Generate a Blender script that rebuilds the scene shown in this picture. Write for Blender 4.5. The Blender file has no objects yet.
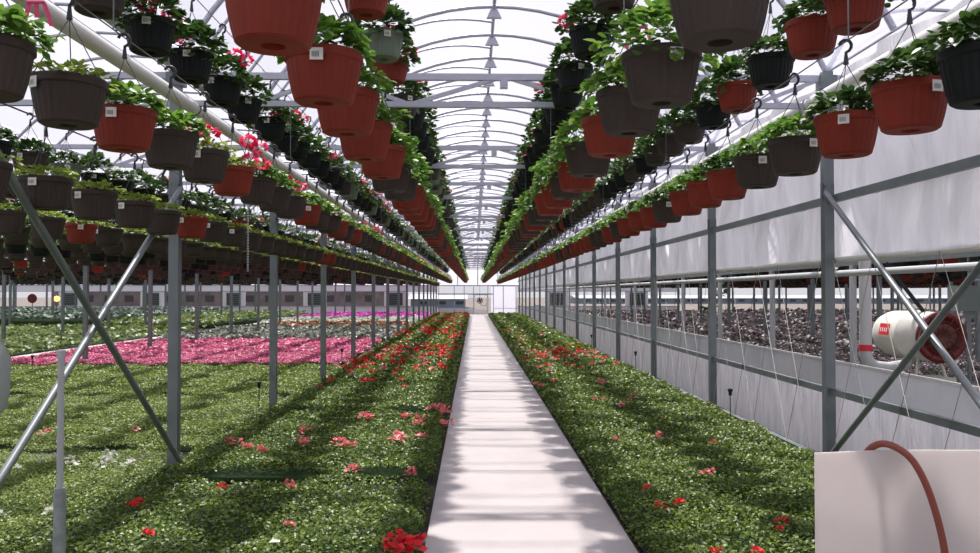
import bpy, math, random
import numpy as np
PI = math.pi
R = random.Random(7)
NR = np.random.RandomState(11)
SC = bpy.context.scene
COL = SC.collection

# ------------------------------------------------------------------ camera
CAMZ = 1.60
F = 831.0                      # focal length in pixels of the 980 px wide frame
cam_d = bpy.data.cameras.new('camera'); cam = bpy.data.objects.new('camera', cam_d); COL.objects.link(cam)
cam_d.sensor_width = 36; cam_d.lens = 36 * F / 980; cam_d.clip_start = .05; cam_d.clip_end = 900
YAW, PITCH = math.atan(16 / F), math.atan(16.5 / F)
cam.location = (0, 0, CAMZ); cam.rotation_euler = (PI / 2 + PITCH, 0, -YAW)
SC.camera = cam

# ------------------------------------------------------------------ sky, sun, exposure
W = bpy.data.worlds.new('sky'); SC.world = W; W.use_nodes = True
wn = W.node_tree.nodes; wl = W.node_tree.links
bg = wn['Background']
tc = wn.new('ShaderNodeTexCoord'); sep = wn.new('ShaderNodeSeparateXYZ'); rmp = wn.new('ShaderNodeValToRGB')
wl.new(tc.outputs['Generated'], sep.inputs[0]); wl.new(sep.outputs['Z'], rmp.inputs[0])
rmp.color_ramp.elements[0].position = 0.0; rmp.color_ramp.elements[0].color = (.95, .94, 1.0, 1)
rmp.color_ramp.elements[1].position = .9; rmp.color_ramp.elements[1].color = (.80, .80, 1.0, 1)
wl.new(rmp.outputs[0], bg.inputs['Color']); bg.inputs['Strength'].default_value = .72
sun_d = bpy.data.lights.new('sun', 'SUN'); sun = bpy.data.objects.new('sun', sun_d); COL.objects.link(sun)
sun_d.energy = 8.8; sun_d.angle = math.radians(1.7); sun_d.color = (1, .95, .9)
from mathutils import Vector, Matrix
sun.rotation_euler = Vector((-.09, .50, 1.0)).to_track_quat('Z', 'Y').to_euler()
sun.location = (-3, 5, 12)
SC.view_settings.view_transform = 'Standard'; SC.view_settings.look = 'None'
SC.view_settings.gamma = 1.0; SC.view_settings.use_curve_mapping = False
SC.view_settings.exposure = 0.06
SC.cycles.max_bounces = 6; SC.cycles.transparent_max_bounces = 12

# ------------------------------------------------------------------ materials
MATS = {}
def mat(name, col, rough=.6, metal=0., spec=.4, col2=None, scale=5., bump=0., bscale=None, trans=0., island=None, detail=3.):
    """principled; col2 = noise-mixed second colour; island = list of colours picked per leaf; trans = share of translucency"""
    m = bpy.data.materials.new(name); m.use_nodes = True
    n = m.node_tree.nodes; l = m.node_tree.links; p = n['Principled BSDF']; out = n['Material Output']
    p.inputs['Roughness'].default_value = rough; p.inputs['Metallic'].default_value = metal
    p.inputs['Specular IOR Level'].default_value = spec
    src = None
    if island:
        g = n.new('ShaderNodeNewGeometry'); r = n.new('ShaderNodeValToRGB'); r.color_ramp.interpolation = 'LINEAR'
        el = r.color_ramp.elements
        el[0].color = (*island[0], 1); el[1].color = (*island[-1], 1)
        for i, c in enumerate(island[1:-1]):
            e = el.new((i + 1) / (len(island) - 1)); e.color = (*c, 1)
        l.new(g.outputs['Random Per Island'], r.inputs[0]); src = r.outputs[0]
    elif col2:
        t = n.new('ShaderNodeTexCoord'); nz = n.new('ShaderNodeTexNoise'); nz.inputs['Scale'].default_value = scale
        nz.inputs['Detail'].default_value = detail
        l.new(t.outputs['Object'], nz.inputs['Vector'])
        r = n.new('ShaderNodeValToRGB'); r.color_ramp.elements[0].position = .35; r.color_ramp.elements[1].position = .65
        r.color_ramp.elements[0].color = (*col, 1); r.color_ramp.elements[1].color = (*col2, 1)
        l.new(nz.outputs['Fac'], r.inputs[0]); src = r.outputs[0]
    if src: l.new(src, p.inputs['Base Color'])
    else: p.inputs['Base Color'].default_value = (*col, 1)
    if bump:
        t = n.new('ShaderNodeTexCoord'); nz = n.new('ShaderNodeTexNoise'); nz.inputs['Scale'].default_value = bscale or scale
        b = n.new('ShaderNodeBump'); b.inputs['Strength'].default_value = bump; b.inputs['Distance'].default_value = .02
        l.new(t.outputs['Object'], nz.inputs['Vector']); l.new(nz.outputs['Fac'], b.inputs['Height']); l.new(b.outputs[0], p.inputs['Normal'])
    if trans:
        tr = n.new('ShaderNodeBsdfTranslucent'); mx = n.new('ShaderNodeMixShader'); mx.inputs[0].default_value = trans
        if src: l.new(src, tr.inputs[0])
        else: tr.inputs[0].default_value = (*col, 1)
        l.new(p.outputs[0], mx.inputs[1]); l.new(tr.outputs[0], mx.inputs[2]); l.new(mx.outputs[0], out.inputs[0])
    MATS[name] = m
    return m

def film(name, clear, col, rough=.5, wrinkle=None):
    """plastic film: part clear, part scattering"""
    m = bpy.data.materials.new(name); m.use_nodes = True
    n = m.node_tree.nodes; l = m.node_tree.links; out = n['Material Output']; n.remove(n['Principled BSDF'])
    tr = n.new('ShaderNodeBsdfTranslucent'); tr.inputs[0].default_value = (*col, 1)
    df = n.new('ShaderNodeBsdfPrincipled'); df.inputs['Base Color'].default_value = (*col, 1); df.inputs['Roughness'].default_value = rough
    m1 = n.new('ShaderNodeMixShader'); m1.inputs[0].default_value = .16 if wrinkle else .35
    l.new(tr.outputs[0], m1.inputs[1]); l.new(df.outputs[0], m1.inputs[2])
    last = m1.outputs[0]
    if clear:
        tp = n.new('ShaderNodeBsdfTransparent'); tp.inputs[0].default_value = (.97, .97, 1, 1)
        m2 = n.new('ShaderNodeMixShader'); m2.inputs[0].default_value = clear
        l.new(last, m2.inputs[1]); l.new(tp.outputs[0], m2.inputs[2]); last = m2.outputs[0]
    if wrinkle:
        t = n.new('ShaderNodeTexCoord'); mp = n.new('ShaderNodeMapping'); mp.inputs['Scale'].default_value = wrinkle
        nz = n.new('ShaderNodeTexNoise'); nz.inputs['Scale'].default_value = 1.; nz.inputs['Detail'].default_value = 4
        nz.inputs['Distortion'].default_value = 1.2
        b = n.new('ShaderNodeBump'); b.inputs['Strength'].default_value = .9; b.inputs['Distance'].default_value = .06
        l.new(t.outputs['Object'], mp.inputs[0]); l.new(mp.outputs[0], nz.inputs['Vector']); l.new(nz.outputs['Fac'], b.inputs['Height'])
        # wrinkle shading painted into the film colour as light and dark streaks
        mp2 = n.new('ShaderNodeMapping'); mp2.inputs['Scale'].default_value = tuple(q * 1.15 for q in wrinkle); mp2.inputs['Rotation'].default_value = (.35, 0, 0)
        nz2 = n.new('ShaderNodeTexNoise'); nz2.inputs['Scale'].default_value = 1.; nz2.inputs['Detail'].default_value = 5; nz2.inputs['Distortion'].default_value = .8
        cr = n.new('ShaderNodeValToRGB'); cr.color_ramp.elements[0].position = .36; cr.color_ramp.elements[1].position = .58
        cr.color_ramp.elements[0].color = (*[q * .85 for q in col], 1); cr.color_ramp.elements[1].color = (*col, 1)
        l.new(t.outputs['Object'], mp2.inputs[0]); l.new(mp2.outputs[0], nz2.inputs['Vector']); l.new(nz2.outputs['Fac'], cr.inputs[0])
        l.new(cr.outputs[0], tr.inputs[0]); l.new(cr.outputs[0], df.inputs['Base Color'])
        l.new(b.outputs[0], tr.inputs['Normal']); l.new(b.outputs[0], df.inputs['Normal'])
    l.new(last, out.inputs[0]); MATS[name] = m
    return m

film('roof_film', .72, (.88, .88, .97))
film('gable_film', .30, (.88, .88, .95))
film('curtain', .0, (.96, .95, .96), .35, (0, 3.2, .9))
film('vinyl', .0, (.96, .93, .93), .4, (0, 9., 1.6))
film('grey_sheet', 0., (.66, .67, .68), .5, (0, 1., .5))
mat('steel', (.15, .18, .185), .5, .5, col2=(.20, .225, .235), scale=3)
mat('roof_steel', (.42, .43, .50), .45, .4)
mat('bright_pipe', (.26, .28, .285), .45, .7)
mat('white_pvc', (.72, .72, .68), .4)
mat('grey_pvc', (.42, .44, .45), .5)
mat('sleeve', (.22, .25, .26), .7, col2=(.34, .37, .37), scale=14)
mat('path', (.40, .36, .35), .40, spec=.5, col2=(.47, .42, .41), scale=1.3, bump=.15, bscale=60)
mat('soil_floor', (.055, .050, .04), .95, col2=(.09, .08, .065), scale=2.)
mat('pale_floor', (.50, .47, .43), .8, col2=(.40, .38, .34), scale=2.)
mat('gravel', (.10, .085, .075), .95, col2=(.17, .145, .13), scale=.9, detail=6)
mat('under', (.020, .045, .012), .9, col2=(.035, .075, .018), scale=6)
mat('tray', (.015, .015, .015), .6)
mat('pot_terracotta', (.23, .030, .015), .6, spec=.25, col2=(.18, .025, .013), scale=4)
mat('pot_brown', (.043, .032, .027), .6, spec=.25, col2=(.052, .039, .033), scale=4)
mat('pot_dark', (.007, .010, .010), .6, spec=.2)
mat('pot_sage', (.13, .17, .12), .5)
mat('soil', (.05, .035, .025), .95)
mat('hook', (.03, .032, .035), .4)
mat('wire', (.10, .10, .10), .4, .3)
mat('tag', (.75, .75, .70), .5)
mat('ink', (.06, .06, .07), .6)
def leafmat(name, cols, trans=.35, rough=.45): mat(name, cols[0], rough, spec=.35, trans=trans, island=cols)
leafmat('leaf_bright', [(.05, .14, .02), (.10, .23, .03), (.20, .34, .05), (.11, .22, .04)], .45)
leafmat('leaf_geranium', [(.025, .070, .015), (.05, .11, .022), (.085, .16, .035), (.025, .055, .015)], .3)
leafmat('leaf_yellow', [(.14, .22, .03), (.26, .36, .05), (.34, .40, .08)], .5)
leafmat('leaf_bed', [(.055, .10, .010), (.10, .165, .015), (.21, .29, .035), (.035, .065, .008), (.13, .19, .02)], .28, .42)
leafmat('leaf_mint', [(.11, .165, .022), (.18, .25, .038), (.27, .34, .07), (.13, .19, .03)], .3)
leafmat('leaf_olive', [(.15, .22, .05), (.22, .27, .08), (.11, .18, .05)], .3)
leafmat('leaf_blue', [(.07, .12, .08), (.12, .17, .12), (.05, .09, .06)], .2)
leafmat('leaf_purple', [(.12, .075, .095), (.17, .10, .13), (.09, .12, .09), (.24, .17, .19), (.07, .07, .055)], .2)
leafmat('leaf_mixed', [(.06, .10, .04), (.30, .30, .28), (.05, .06, .04), (.45, .43, .38), (.12, .16, .06)], .2)
leafmat('leaf_orange', [(.12, .16, .04), (.45, .10, .03), (.30, .06, .03), (.14, .18, .05)], .2)
leafmat('petal_pink', [(.62, .06, .20), (.75, .13, .30), (.50, .05, .17), (.68, .20, .32), (.25, .12, .12)], .3)
leafmat('petal_magenta', [(.55, .05, .40), (.70, .12, .55), (.45, .05, .28)], .3)
leafmat('petal_white', [(.55, .55, .48), (.70, .70, .62), (.22, .28, .12)], .3)
leafmat('petal_red', [(.75, .015, .02), (.60, .01, .02), (.85, .04, .05)], .3)
leafmat('petal_rose', [(.80, .03, .13), (.88, .07, .20), (.70, .02, .10)], .35)
leafmat('petal_salmon', [(.75, .14, .16), (.85, .26, .26), (.62, .08, .10)], .3)
mat('board', (.84, .79, .77), .5, trans=.5)
mat('hose', (.25, .065, .045), .45)
mat('rope', (.42, .41, .38), .7)
mat('white_wall', (.78, .76, .79), .6)
mat('dark_vent', (.05, .055, .06), .6)
mat('heater_white', (.66, .65, .58), .4, col2=(.58, .57, .50), scale=5)
mat('heater_red', (.15, .014, .011), .5, col2=(.11, .012, .010), scale=9)
mat('heater_brown', (.10, .03, .02), .6)
mat('decal_red', (.62, .03, .04), .45)
mat('decal_white', (.8, .78, .76), .5)
mat('duct', (.50, .51, .50), .5)
mat('box_grey', (.12, .15, .14), .5)
mat('jug', (.27, .31, .28), .5)
mat('bldg_blue', (.20, .25, .32), .7)
mat('bldg_brown', (.16, .13, .13), .8, col2=(.24, .20, .19), scale=1.)
mat('bldg_roof', (.30, .32, .36), .6)
mat('black', (.012, .012, .014), .5)
mat('ribbon', (.85, .10, .25), .4)
mat('lamp_orange', (.8, .45, .08), .5)

_m = mat('lamp_glow', (.9, .5, .1)); _p = _m.node_tree.nodes['Principled BSDF']
_p.inputs['Emission Color'].default_value = (1, .55, .12, 1); _p.inputs['Emission Strength'].default_value = 2.5
# ------------------------------------------------------------------ mesh helpers
class MB:
    def __init__(s): s.v = []; s.f = []; s.m = []; s.sm = []
    def add(s, v, f, mi=0, smooth=False):
        b = len(s.v); s.v.extend([tuple(p) for p in v]); s.f.extend([tuple(i + b for i in q) for q in f])
        s.m.extend([mi] * len(f)); s.sm.extend([smooth] * len(f))
    def box(s, x0, x1, y0, y1, z0, z1, mi=0):
        v = [(x, y, z) for x in (x0, x1) for y in (y0, y1) for z in (z0, z1)]
        s.add(v, [(0, 1, 3, 2), (4, 6, 7, 5), (0, 4, 5, 1), (2, 3, 7, 6), (0, 2, 6, 4), (1, 5, 7, 3)], mi)
    def tube(s, pts, r, n=8, mi=0, caps=True, smooth=True):
        pts = [Vector(p) for p in pts]; rs = r if isinstance(r, (list, tuple)) else [r] * len(pts)
        t0 = (pts[1] - pts[0]).normalized()
        up = Vector((0, 0, 1)) if abs(t0.z) < .9 else Vector((1, 0, 0))
        nrm = t0.cross(up).normalized(); rings = []
        for i, p in enumerate(pts):
            t = (pts[min(i + 1, len(pts) - 1)] - pts[max(i - 1, 0)]).normalized()
            nrm = (nrm - t * nrm.dot(t)).normalized(); bn = t.cross(nrm)
            rings.append([p + (nrm * math.cos(a) + bn * math.sin(a)) * rs[i] for a in [2 * PI * k / n for k in range(n)]])
        v = [q for rg in rings for q in rg]; f = []
        for i in range(len(pts) - 1):
            for k in range(n):
                f.append((i * n + k, i * n + (k + 1) % n, (i + 1) * n + (k + 1) % n, (i + 1) * n + k))
        s.add(v, f, mi, smooth)
        if caps: s.add(rings[0], [tuple(range(n))[::-1]], mi); s.add(rings[-1], [tuple(range(n))], mi)
    def bar(s, a, b, w, h, mi=0):
        """rectangular bar between two points; w across, h in the vertical-ish direction"""
        a = Vector(a); b = Vector(b); t = (b - a).normalized(); up = Vector((0, 0, 1)) if abs(t.z) < .95 else Vector((0, 1, 0))
        x = t.cross(up).normalized() * w / 2; y = x.cross(t).normalized() * h / 2
        v = [p + sx * x + sy * y for p in (a, b) for sx, sy in ((-1, -1), (1, -1), (1, 1), (-1, 1))]
        s.add(v, [(0, 3, 2, 1), (4, 5, 6, 7), (0, 1, 5, 4), (1, 2, 6, 5), (2, 3, 7, 6), (3, 0, 4, 7)], mi)
    def lathe(s, prof, n=24, mi=0, smooth=True, flute=None, c=(0, 0, 0)):
        v = []; f = []
        for j, (r, z) in enumerate(prof):
            for k in range(n):
                rr = r - (flute[j] if flute and k % 2 else 0); a = 2 * PI * k / n
                v.append((c[0] + rr * math.cos(a), c[1] + rr * math.sin(a), c[2] + z))
        for j in range(len(prof) - 1):
            for k in range(n):
                f.append((j * n + k, j * n + (k + 1) % n, (j + 1) * n + (k + 1) % n, (j + 1) * n + k))
        s.add(v, f, mi, smooth)
    def disc(s, r, z, n=24, mi=0):
        s.add([(r * math.cos(2 * PI * k / n), r * math.sin(2 * PI * k / n), z) for k in range(n)], [tuple(range(n))], mi)
    def mesh(s, name, mats):
        me = bpy.data.meshes.new(name); me.from_pydata(s.v, [], s.f)
        for m in mats: me.materials.append(MATS[m])
        me.polygons.foreach_set('material_index', s.m); me.polygons.foreach_set('use_smooth', s.sm); me.update()
        return me
    def build(s, name, mats, parent=None, loc=None):
        if isinstance(mats, str): mats = [mats]
        return link(name, s.mesh(name, mats), parent, loc)

def link(name, me, parent=None, loc=None):
    o = bpy.data.objects.new(name, me); COL.objects.link(o)
    if parent: o.parent = parent
    if loc: o.location = loc
    return o
def tag(o, label=None, cat=None, group=None, kind=None):
    if label: o['label'] = label
    if cat: o['category'] = cat
    if group: o['group'] = group
    if kind: o['kind'] = kind
    return o
def empty(name, loc=(0, 0, 0), rz=0):
    o = bpy.data.objects.new(name, None); COL.objects.link(o); o.location = loc; o.rotation_euler.z = rz; o.empty_display_size = .1
    return o
def kids(o, cache={}): return list(o.children)
def copy_tree(o, parent=None, ch=None):
    c = o.copy(); COL.objects.link(c)
    if parent: c.parent = parent
    for k in list(o.children): copy_tree(k, c)
    return c
def struct(o, label=None, cat=None): return tag(o, label, cat, kind='structure')

# --- many small leaves in one mesh (numpy) ---
LEAF6 = (np.array([[0, 0, 0], [.5, .45, .12], [1.0, 0, -.05], [.5, -.45, .12], [.5, 0, -.02]], float),
         [(0, 1, 4), (1, 2, 4), (0, 4, 3), (4, 2, 3)])
a8 = [2 * PI * k / 8 for k in range(8)]
ROUND = (np.array([[.5, 0, -.06]] + [[.5 + .5 * math.cos(a) * (1 if k % 2 == 0 else .88), .5 * math.sin(a) * (1 if k % 2 == 0 else .88), .06] for k, a in enumerate(a8)], float),
         [(0, k + 1, (k + 1) % 8 + 1) for k in range(8)])
OV = [(0, 0), (.18, .27), (.45, .40), (.78, .27), (1, 0), (.78, -.27), (.45, -.40), (.18, -.27)]
OVATE = (np.array([[.5, 0, -.03]] + [[x, y, .05 + .16 * abs(y) - .10 * x * x] for x, y in OV], float), [(0, k + 1, (k + 1) % 8 + 1) for k in range(8)])
QUAD = (np.array([[0, 0, 0], [.5, .5, .08], [1, 0, 0], [.5, -.5, .08]], float), [(0, 1, 2), (0, 2, 3)])
def leaves_arrays(tpl, pos, yaw, tilt, size, roll=None):
    tv, tf = tpl; N = len(pos); k = len(tv); tf = np.array(tf)
    if roll is None: roll = np.zeros(N)
    cy, sy, ct, st, cr, sr = np.cos(yaw), np.sin(yaw), np.cos(tilt), np.sin(tilt), np.cos(roll), np.sin(roll)
    x = tv[None, :, 0] * size[:, None]; y = tv[None, :, 1] * size[:, None]; z = tv[None, :, 2] * size[:, None]
    y, z = y * cr[:, None] - z * sr[:, None], y * sr[:, None] + z * cr[:, None]
    x, z = x * ct[:, None] - z * st[:, None], x * st[:, None] + z * ct[:, None]
    x, y = x * cy[:, None] - y * sy[:, None], x * sy[:, None] + y * cy[:, None]
    V = np.stack([x, y, z], 2) + pos[:, None, :]
    Fc = tf[None] + (np.arange(N) * k)[:, None, None]
    return V.reshape(-1, 3), Fc.reshape(-1, 3)
def np_mesh(name, parts, mats, smooth=False):
    """parts: list of (V, F[n,3], mat_index)"""
    vs = []; fs = []; ms = []; b = 0
    for V, Fc, mi in parts:
        vs.append(V); fs.append(Fc + b); ms.append(np.full(len(Fc), mi, np.int32)); b += len(V)
    V = np.concatenate(vs).astype(np.float32); Fc = np.concatenate(fs).astype(np.int32); M = np.concatenate(ms)
    me = bpy.data.meshes.new(name); me.vertices.add(len(V)); me.vertices.foreach_set('co', V.ravel())
    me.loops.add(Fc.size); me.loops.foreach_set('vertex_index', Fc.ravel())
    me.polygons.add(len(Fc)); me.polygons.foreach_set('loop_start', np.arange(0, Fc.size, 3, dtype=np.int32))
    me.polygons.foreach_set('material_index', M)
    if smooth: me.polygons.foreach_set('use_smooth', np.ones(len(Fc), bool))
    for m in mats: me.materials.append(MATS[m])
    me.update(calc_edges=True); me.validate()
    return me
def tri_of(mb):
    """MB -> (V, tris, mats) numpy"""
    V = np.array(mb.v, float); T = []; M = []
    for f, m in zip(mb.f, mb.m):
        for i in range(1, len(f) - 1): T.append((f[0], f[i], f[i + 1])); M.append(m)
    return V, np.array(T), np.array(M)

def unproj(px, py, z):
    """the point at height z that the photograph shows at pixel px, py"""
    t = (CAMZ - z) * F / (py - 293.0)
    return ((px - 474) / F * t, t, z)

# ------------------------------------------------------------------ layout numbers
XL, XR = -2.68, 3.22
BAYW = XR - XL
XC = (XL + XR) / 2
FY = [7.5 + 3.68 * k for k in range(-5, 15)]
EY = 61.0
Y0 = -11.0
EAVE, RIDGE = 3.62, 5.48
BAYS = [-6, -5, -4, -3, -2, -1, 0, 1, 2, 3, 4, 5]

# ------------------------------------------------------------------ ground
mb = MB(); mb.box(-42, 42, Y0, EY, -.06, 0); struct(mb.build('floor', 'soil_floor'))
mb = MB()
mb.add([(-250, -60, -.07), (250, -60, -.07), (250, 300, -.07), (-250, 300, -.07)], [(0, 1, 2, 3)])
struct(mb.build('gravel_yard', 'gravel'), 'brown gravel yard outside the greenhouse', 'ground')
mb = MB()
yy = Y0
while yy < EY - .2:
    y1 = min(yy + 3.05, EY - .1); mb.box(-.30, .985, yy + .004, y1 - .004, .0, .045); yy = y1
struct(mb.build('path', 'path'), 'long pale concrete walkway between the two beds', 'walkway')
mb = MB(); mb.box(-11.4, -10.6, 2, EY - .5, 0, .03)
struct(mb.build('side_path', 'pale_floor'), 'narrow pale path between far left beds', 'path')

# ------------------------------------------------------------------ posts, gutters
def post_mesh(h=EAVE):
    m = MB(); w = .044
    m.box(-w, w, -w, w, 0, h)
    m.box(-w - .012, w + .012, -.02, .02, 2.45, 2.60)         # brace clamp
    for z in (2.48, 2.57):
        for sx in (-.03, .03): m.tube([(sx, -w - .012, z), (sx, -w + .01, z)], .009, 6)
    m.box(-.075, .075, -.06, .06, h - .16, h - .04)
    return m.mesh('post', ['steel'])
PM = post_mesh()
side_name = {0: 'right wall of the walkway bay', }
for b in range(-6, 6):
    x = XR + b * BAYW
    for i, y in enumerate(FY):
        if y < 3 and b not in (-1, 0): continue
        o = link('post', PM, None, (x, y, 0)); struct(o)
for b in range(-6, 6):
    if b == 0: continue
    x = XR + b * BAYW
    m = MB()
    n = 10; pr = [(-.08, .08), (-.065, .0), (.065, .0), (.08, .08), (.072, .08), (.06, .008), (-.06, .008), (-.072, .08)]
    v = [(px, y, pz) for y in (Y0, EY) for px, pz in pr]; k = len(pr)
    m.add(v, [(i, (i + 1) % k, k + (i + 1) % k, k + i) for i in range(k)])
    o = m.build('gutter', 'white_wall' if b == 0 else 'roof_steel', None, (x, 0, EAVE)); struct(o)

# ------------------------------------------------------------------ roof
hw = BAYW / 2; rise = RIDGE - EAVE; RR = (hw * hw + rise * rise) / (2 * rise); ZC = RIDGE - RR
A = math.asin(hw / RR)
def arc(t, dr=0): a = -A + 2 * A * t; return (math.sin(a) * (RR + dr), ZC + math.cos(a) * (RR + dr))
def bow_mesh():
    m = MB(); m.tube([(arc(t / 24)[0], 0, arc(t / 24)[1]) for t in range(25)], .026, 6)
    return m.mesh('roof_bow', ['roof_steel'])
BM = bow_mesh()
m = MB(); m.add([(-.10, -.012, RIDGE - .15), (.10, -.012, RIDGE - .15), (.025, -.012, RIDGE + .0), (-.025, -.012, RIDGE + .0),
                 (-.10, .012, RIDGE - .15), (.10, .012, RIDGE - .15), (.025, .012, RIDGE + .0), (-.025, .012, RIDGE + .0)],
                [(0, 1, 2, 3), (7, 6, 5, 4), (0, 4, 5, 1), (1, 5, 6, 2), (2, 6, 7, 3), (3, 7, 4, 0)])
m.tube([(-.1, 0, RIDGE - .15), (.1, 0, RIDGE - .15)], .02, 6)
GM = m.mesh('gusset_plate', ['roof_steel'])
m = MB()
pts = []
for t in range(14):
    u = t / 13; x = -hw * .93 * u; a = math.asin(x / RR); pts.append((x, 0, ZC + math.cos(a) * RR + .10 * math.sin(PI * min(1, u * 1.1)) - .10 * (1 - u)))
m.tube(pts, .016, 6)
VM = m.mesh('vent_arm', ['roof_steel'])
DY = 3.68 / 3
for b in (-3, -2, -1, 0, 1):
    for j in range(-14, 43):
        y = 7.5 + DY * j
        if y > EY: continue
        if b in (-3, -2, 1) and (j % 3 or y < 2): continue
        o = link('roof_bow', BM, None, (XC + b * BAYW, y, 0)); struct(o)
        if b == 0:
            link('gusset_plate', GM, o); link('vent_arm', VM, o, (0, .35, 0))
for b in range(-6, 6):
    m = MB(); N = 20
    v = [(arc(t / N, .03)[0], y, arc(t / N, .03)[1]) for y in (Y0, EY) for t in range(N + 1)]
    m.add(v, [(i, i + 1, N + 2 + i, N + 1 + i) for i in range(N)], 0, True)
    o = m.build('ceiling', 'roof_film', None, (XC + b * BAYW, 0, 0)); struct(o)
for b in (-2, -1, 0, 1):
    m = MB(); m.tube([(0, Y0, RIDGE - .02), (0, EY, RIDGE - .02)], .025, 6); struct(m.build('ridge_pipe', 'roof_steel', None, (XC + b * BAYW, 0, 0)))
TZ0, TZ1 = CAMZ + 1.705, CAMZ + 1.955
def truss_mesh():
    m = MB()
    m.bar((-hw, 0, TZ0), (hw, 0, TZ0), .05, .05); m.bar((-hw, 0, TZ1), (hw, 0, TZ1), .05, .058)
    nodes = [(.03, 1), (.85, 0), (1.55, 1), (2.25, 0), (hw - .05, 1)]
    for sgn in (-1, 1):
        for (xa, ta), (xb, tb) in zip(nodes, nodes[1:]):
            m.bar((sgn * xa, 0, (TZ0, TZ1)[ta]), (sgn * xb, 0, (TZ0, TZ1)[tb]), .03, .035)
    m.box(-.035, .035, -.03, .03, TZ1 - .10, TZ1 - .02)
    return m.mesh('roof_truss', ['roof_steel'])
TM = truss_mesh()
for b in (-3, -2, -1, 0, 1, 2):
    for y in FY:
        if y < 3 and b != 0: continue
        o = link('roof_truss', TM, None, (XC + b * BAYW, y, 0)); struct(o)

# ------------------------------------------------------------------ right side wall: film curtain, rails, vinyl, roller
def sheet(x, y0, y1, z0, z1, dy, dz, amp, seed, fold=0, f0=2.5, f1=13):
    rs = np.random.RandomState(seed)
    ys = np.arange(y0, y1 + dy / 2, dy); zs = np.linspace(z0, z1, max(2, int((z1 - z0) / dz)))
    Yg, Zg = np.meshgrid(ys, zs, indexing='ij')
    X = np.zeros_like(Yg)
    for _ in range(9):
        fy = rs.uniform(f0, f1); sl = rs.uniform(-.5, .5) * fy; ph = rs.uniform(0, 6.28)
        X += np.sin(fy * Yg + sl * Zg + ph + 1.3 * np.sin(.9 * Yg + 2.1 * Zg + ph)) * rs.uniform(.3, 1) / fy * 2.2
    env = np.clip((z1 - Zg) / (z1 - z0), 0, 1) ** .6 if fold == 1 else np.ones_like(X)
    if fold == 2: env = .25 + .75 * np.clip((Zg - z0) / (z1 - z0), 0, 1)
    X = x + X * amp * env
    V = np.stack([X, Yg, Zg], 2).reshape(-1, 3); nz = len(zs); n = len(ys)
    I = np.arange(n * nz).reshape(n, nz)
    q = np.stack([I[:-1, :-1], I[1:, :-1], I[1:, 1:], I[:-1, 1:]], 2).reshape(-1, 4)
    T = np.concatenate([q[:, [0, 1, 2]], q[:, [0, 2, 3]]])
    return V, T
CB = CAMZ + .30
RZ = CAMZ + .845
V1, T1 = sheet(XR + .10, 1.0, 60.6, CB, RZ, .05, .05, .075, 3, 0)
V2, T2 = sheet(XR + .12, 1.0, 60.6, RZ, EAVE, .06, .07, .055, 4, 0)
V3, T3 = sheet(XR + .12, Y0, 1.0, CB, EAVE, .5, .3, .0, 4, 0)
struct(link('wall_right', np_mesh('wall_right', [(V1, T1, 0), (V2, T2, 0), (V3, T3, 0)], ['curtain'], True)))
m = MB(); m.tube([(XR + .085, Y0, CB), (XR + .085, 60.5, CB)], .028, 10)
struct(m.build('curtain_roller', 'white_pvc'), 'white roller bar along the foot of the side curtain', 'roller')
m = MB(); m.tube([(XR + 1.1, 2, CB - .07), (XR + 1.1, 60, CB - .07)], .038, 10)
tag(m.build('air_pipe', 'grey_pvc'), 'straight grey pipe running just behind the side curtain foot', 'pipe')
m = MB(); m.bar((XR + .01, Y0, RZ), (XR + .01, EY, RZ), .04, .07); struct(m.build('trim_1', 'steel'))
m = MB(); m.bar((XR + .01, Y0, CAMZ - .885), (XR + .01, EY, CAMZ - .885), .05, .06); struct(m.build('trim_2', 'steel'))
V1, T1 = sheet(XR + .10, 1.0, 60.6, .02, CAMZ - .90, .03, .05, .05, 5, 2, 5, 24)
struct(link('wall_right_base', np_mesh('wall_right_base', [(V1, T1, 0)], ['vinyl'], True)), 'white vinyl sheet stretched below the lower rail')
m = MB(); m.box(XR - .03, XR + .05, Y0, EY, 0, .09); struct(m.build('baseboard_right', 'steel'))
V1, T1 = sheet(4.45, 2, 60.6, .0, .75, .3, .3, .006, 8, 0)
o = struct(link('bench_skirt', np_mesh('bench_skirt', [(V1, T1, 0)], ['grey_sheet'], True)), 'long grey sheet standing low behind the side wall')
m = MB(); m.bar((4.45, 2, .76), (4.45, 60.5, .76), .03, .025); struct(m.build('trim_3', 'white_pvc'))

# cross braces
def brace(name, a, b, mt, r=.024, label=None):
    m = MB(); m.tube([a, b], r, 10); return m.build(name, mt)
XB = XR - .075
struct(brace('cross_brace', (XB, 7.36, 2.50), (XB, 3.85, .02), 'bright_pipe'), 'bright steel brace pipe dropping toward the camera right of walkway', 'brace')
struct(brace('cross_brace', (XB - .045, 7.42, .02), (XB - .045, 3.85, 2.62), 'steel'), 'dull steel brace pipe rising toward the camera right of walkway', 'brace')
XB2 = XL + .075
struct(brace('cross_brace', (XB2, 7.42, 2.53), (XB2, 3.85, -.0 + .02), 'bright_pipe'), 'bright steel brace pipe dropping toward the camera left of walkway', 'brace')
struct(brace('cross_brace', (XB2 + .045, 7.42, .05), (XB2 + .045, 3.85, 2.85), 'steel'), 'dull steel brace pipe rising toward the camera left of walkway', 'brace')

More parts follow.
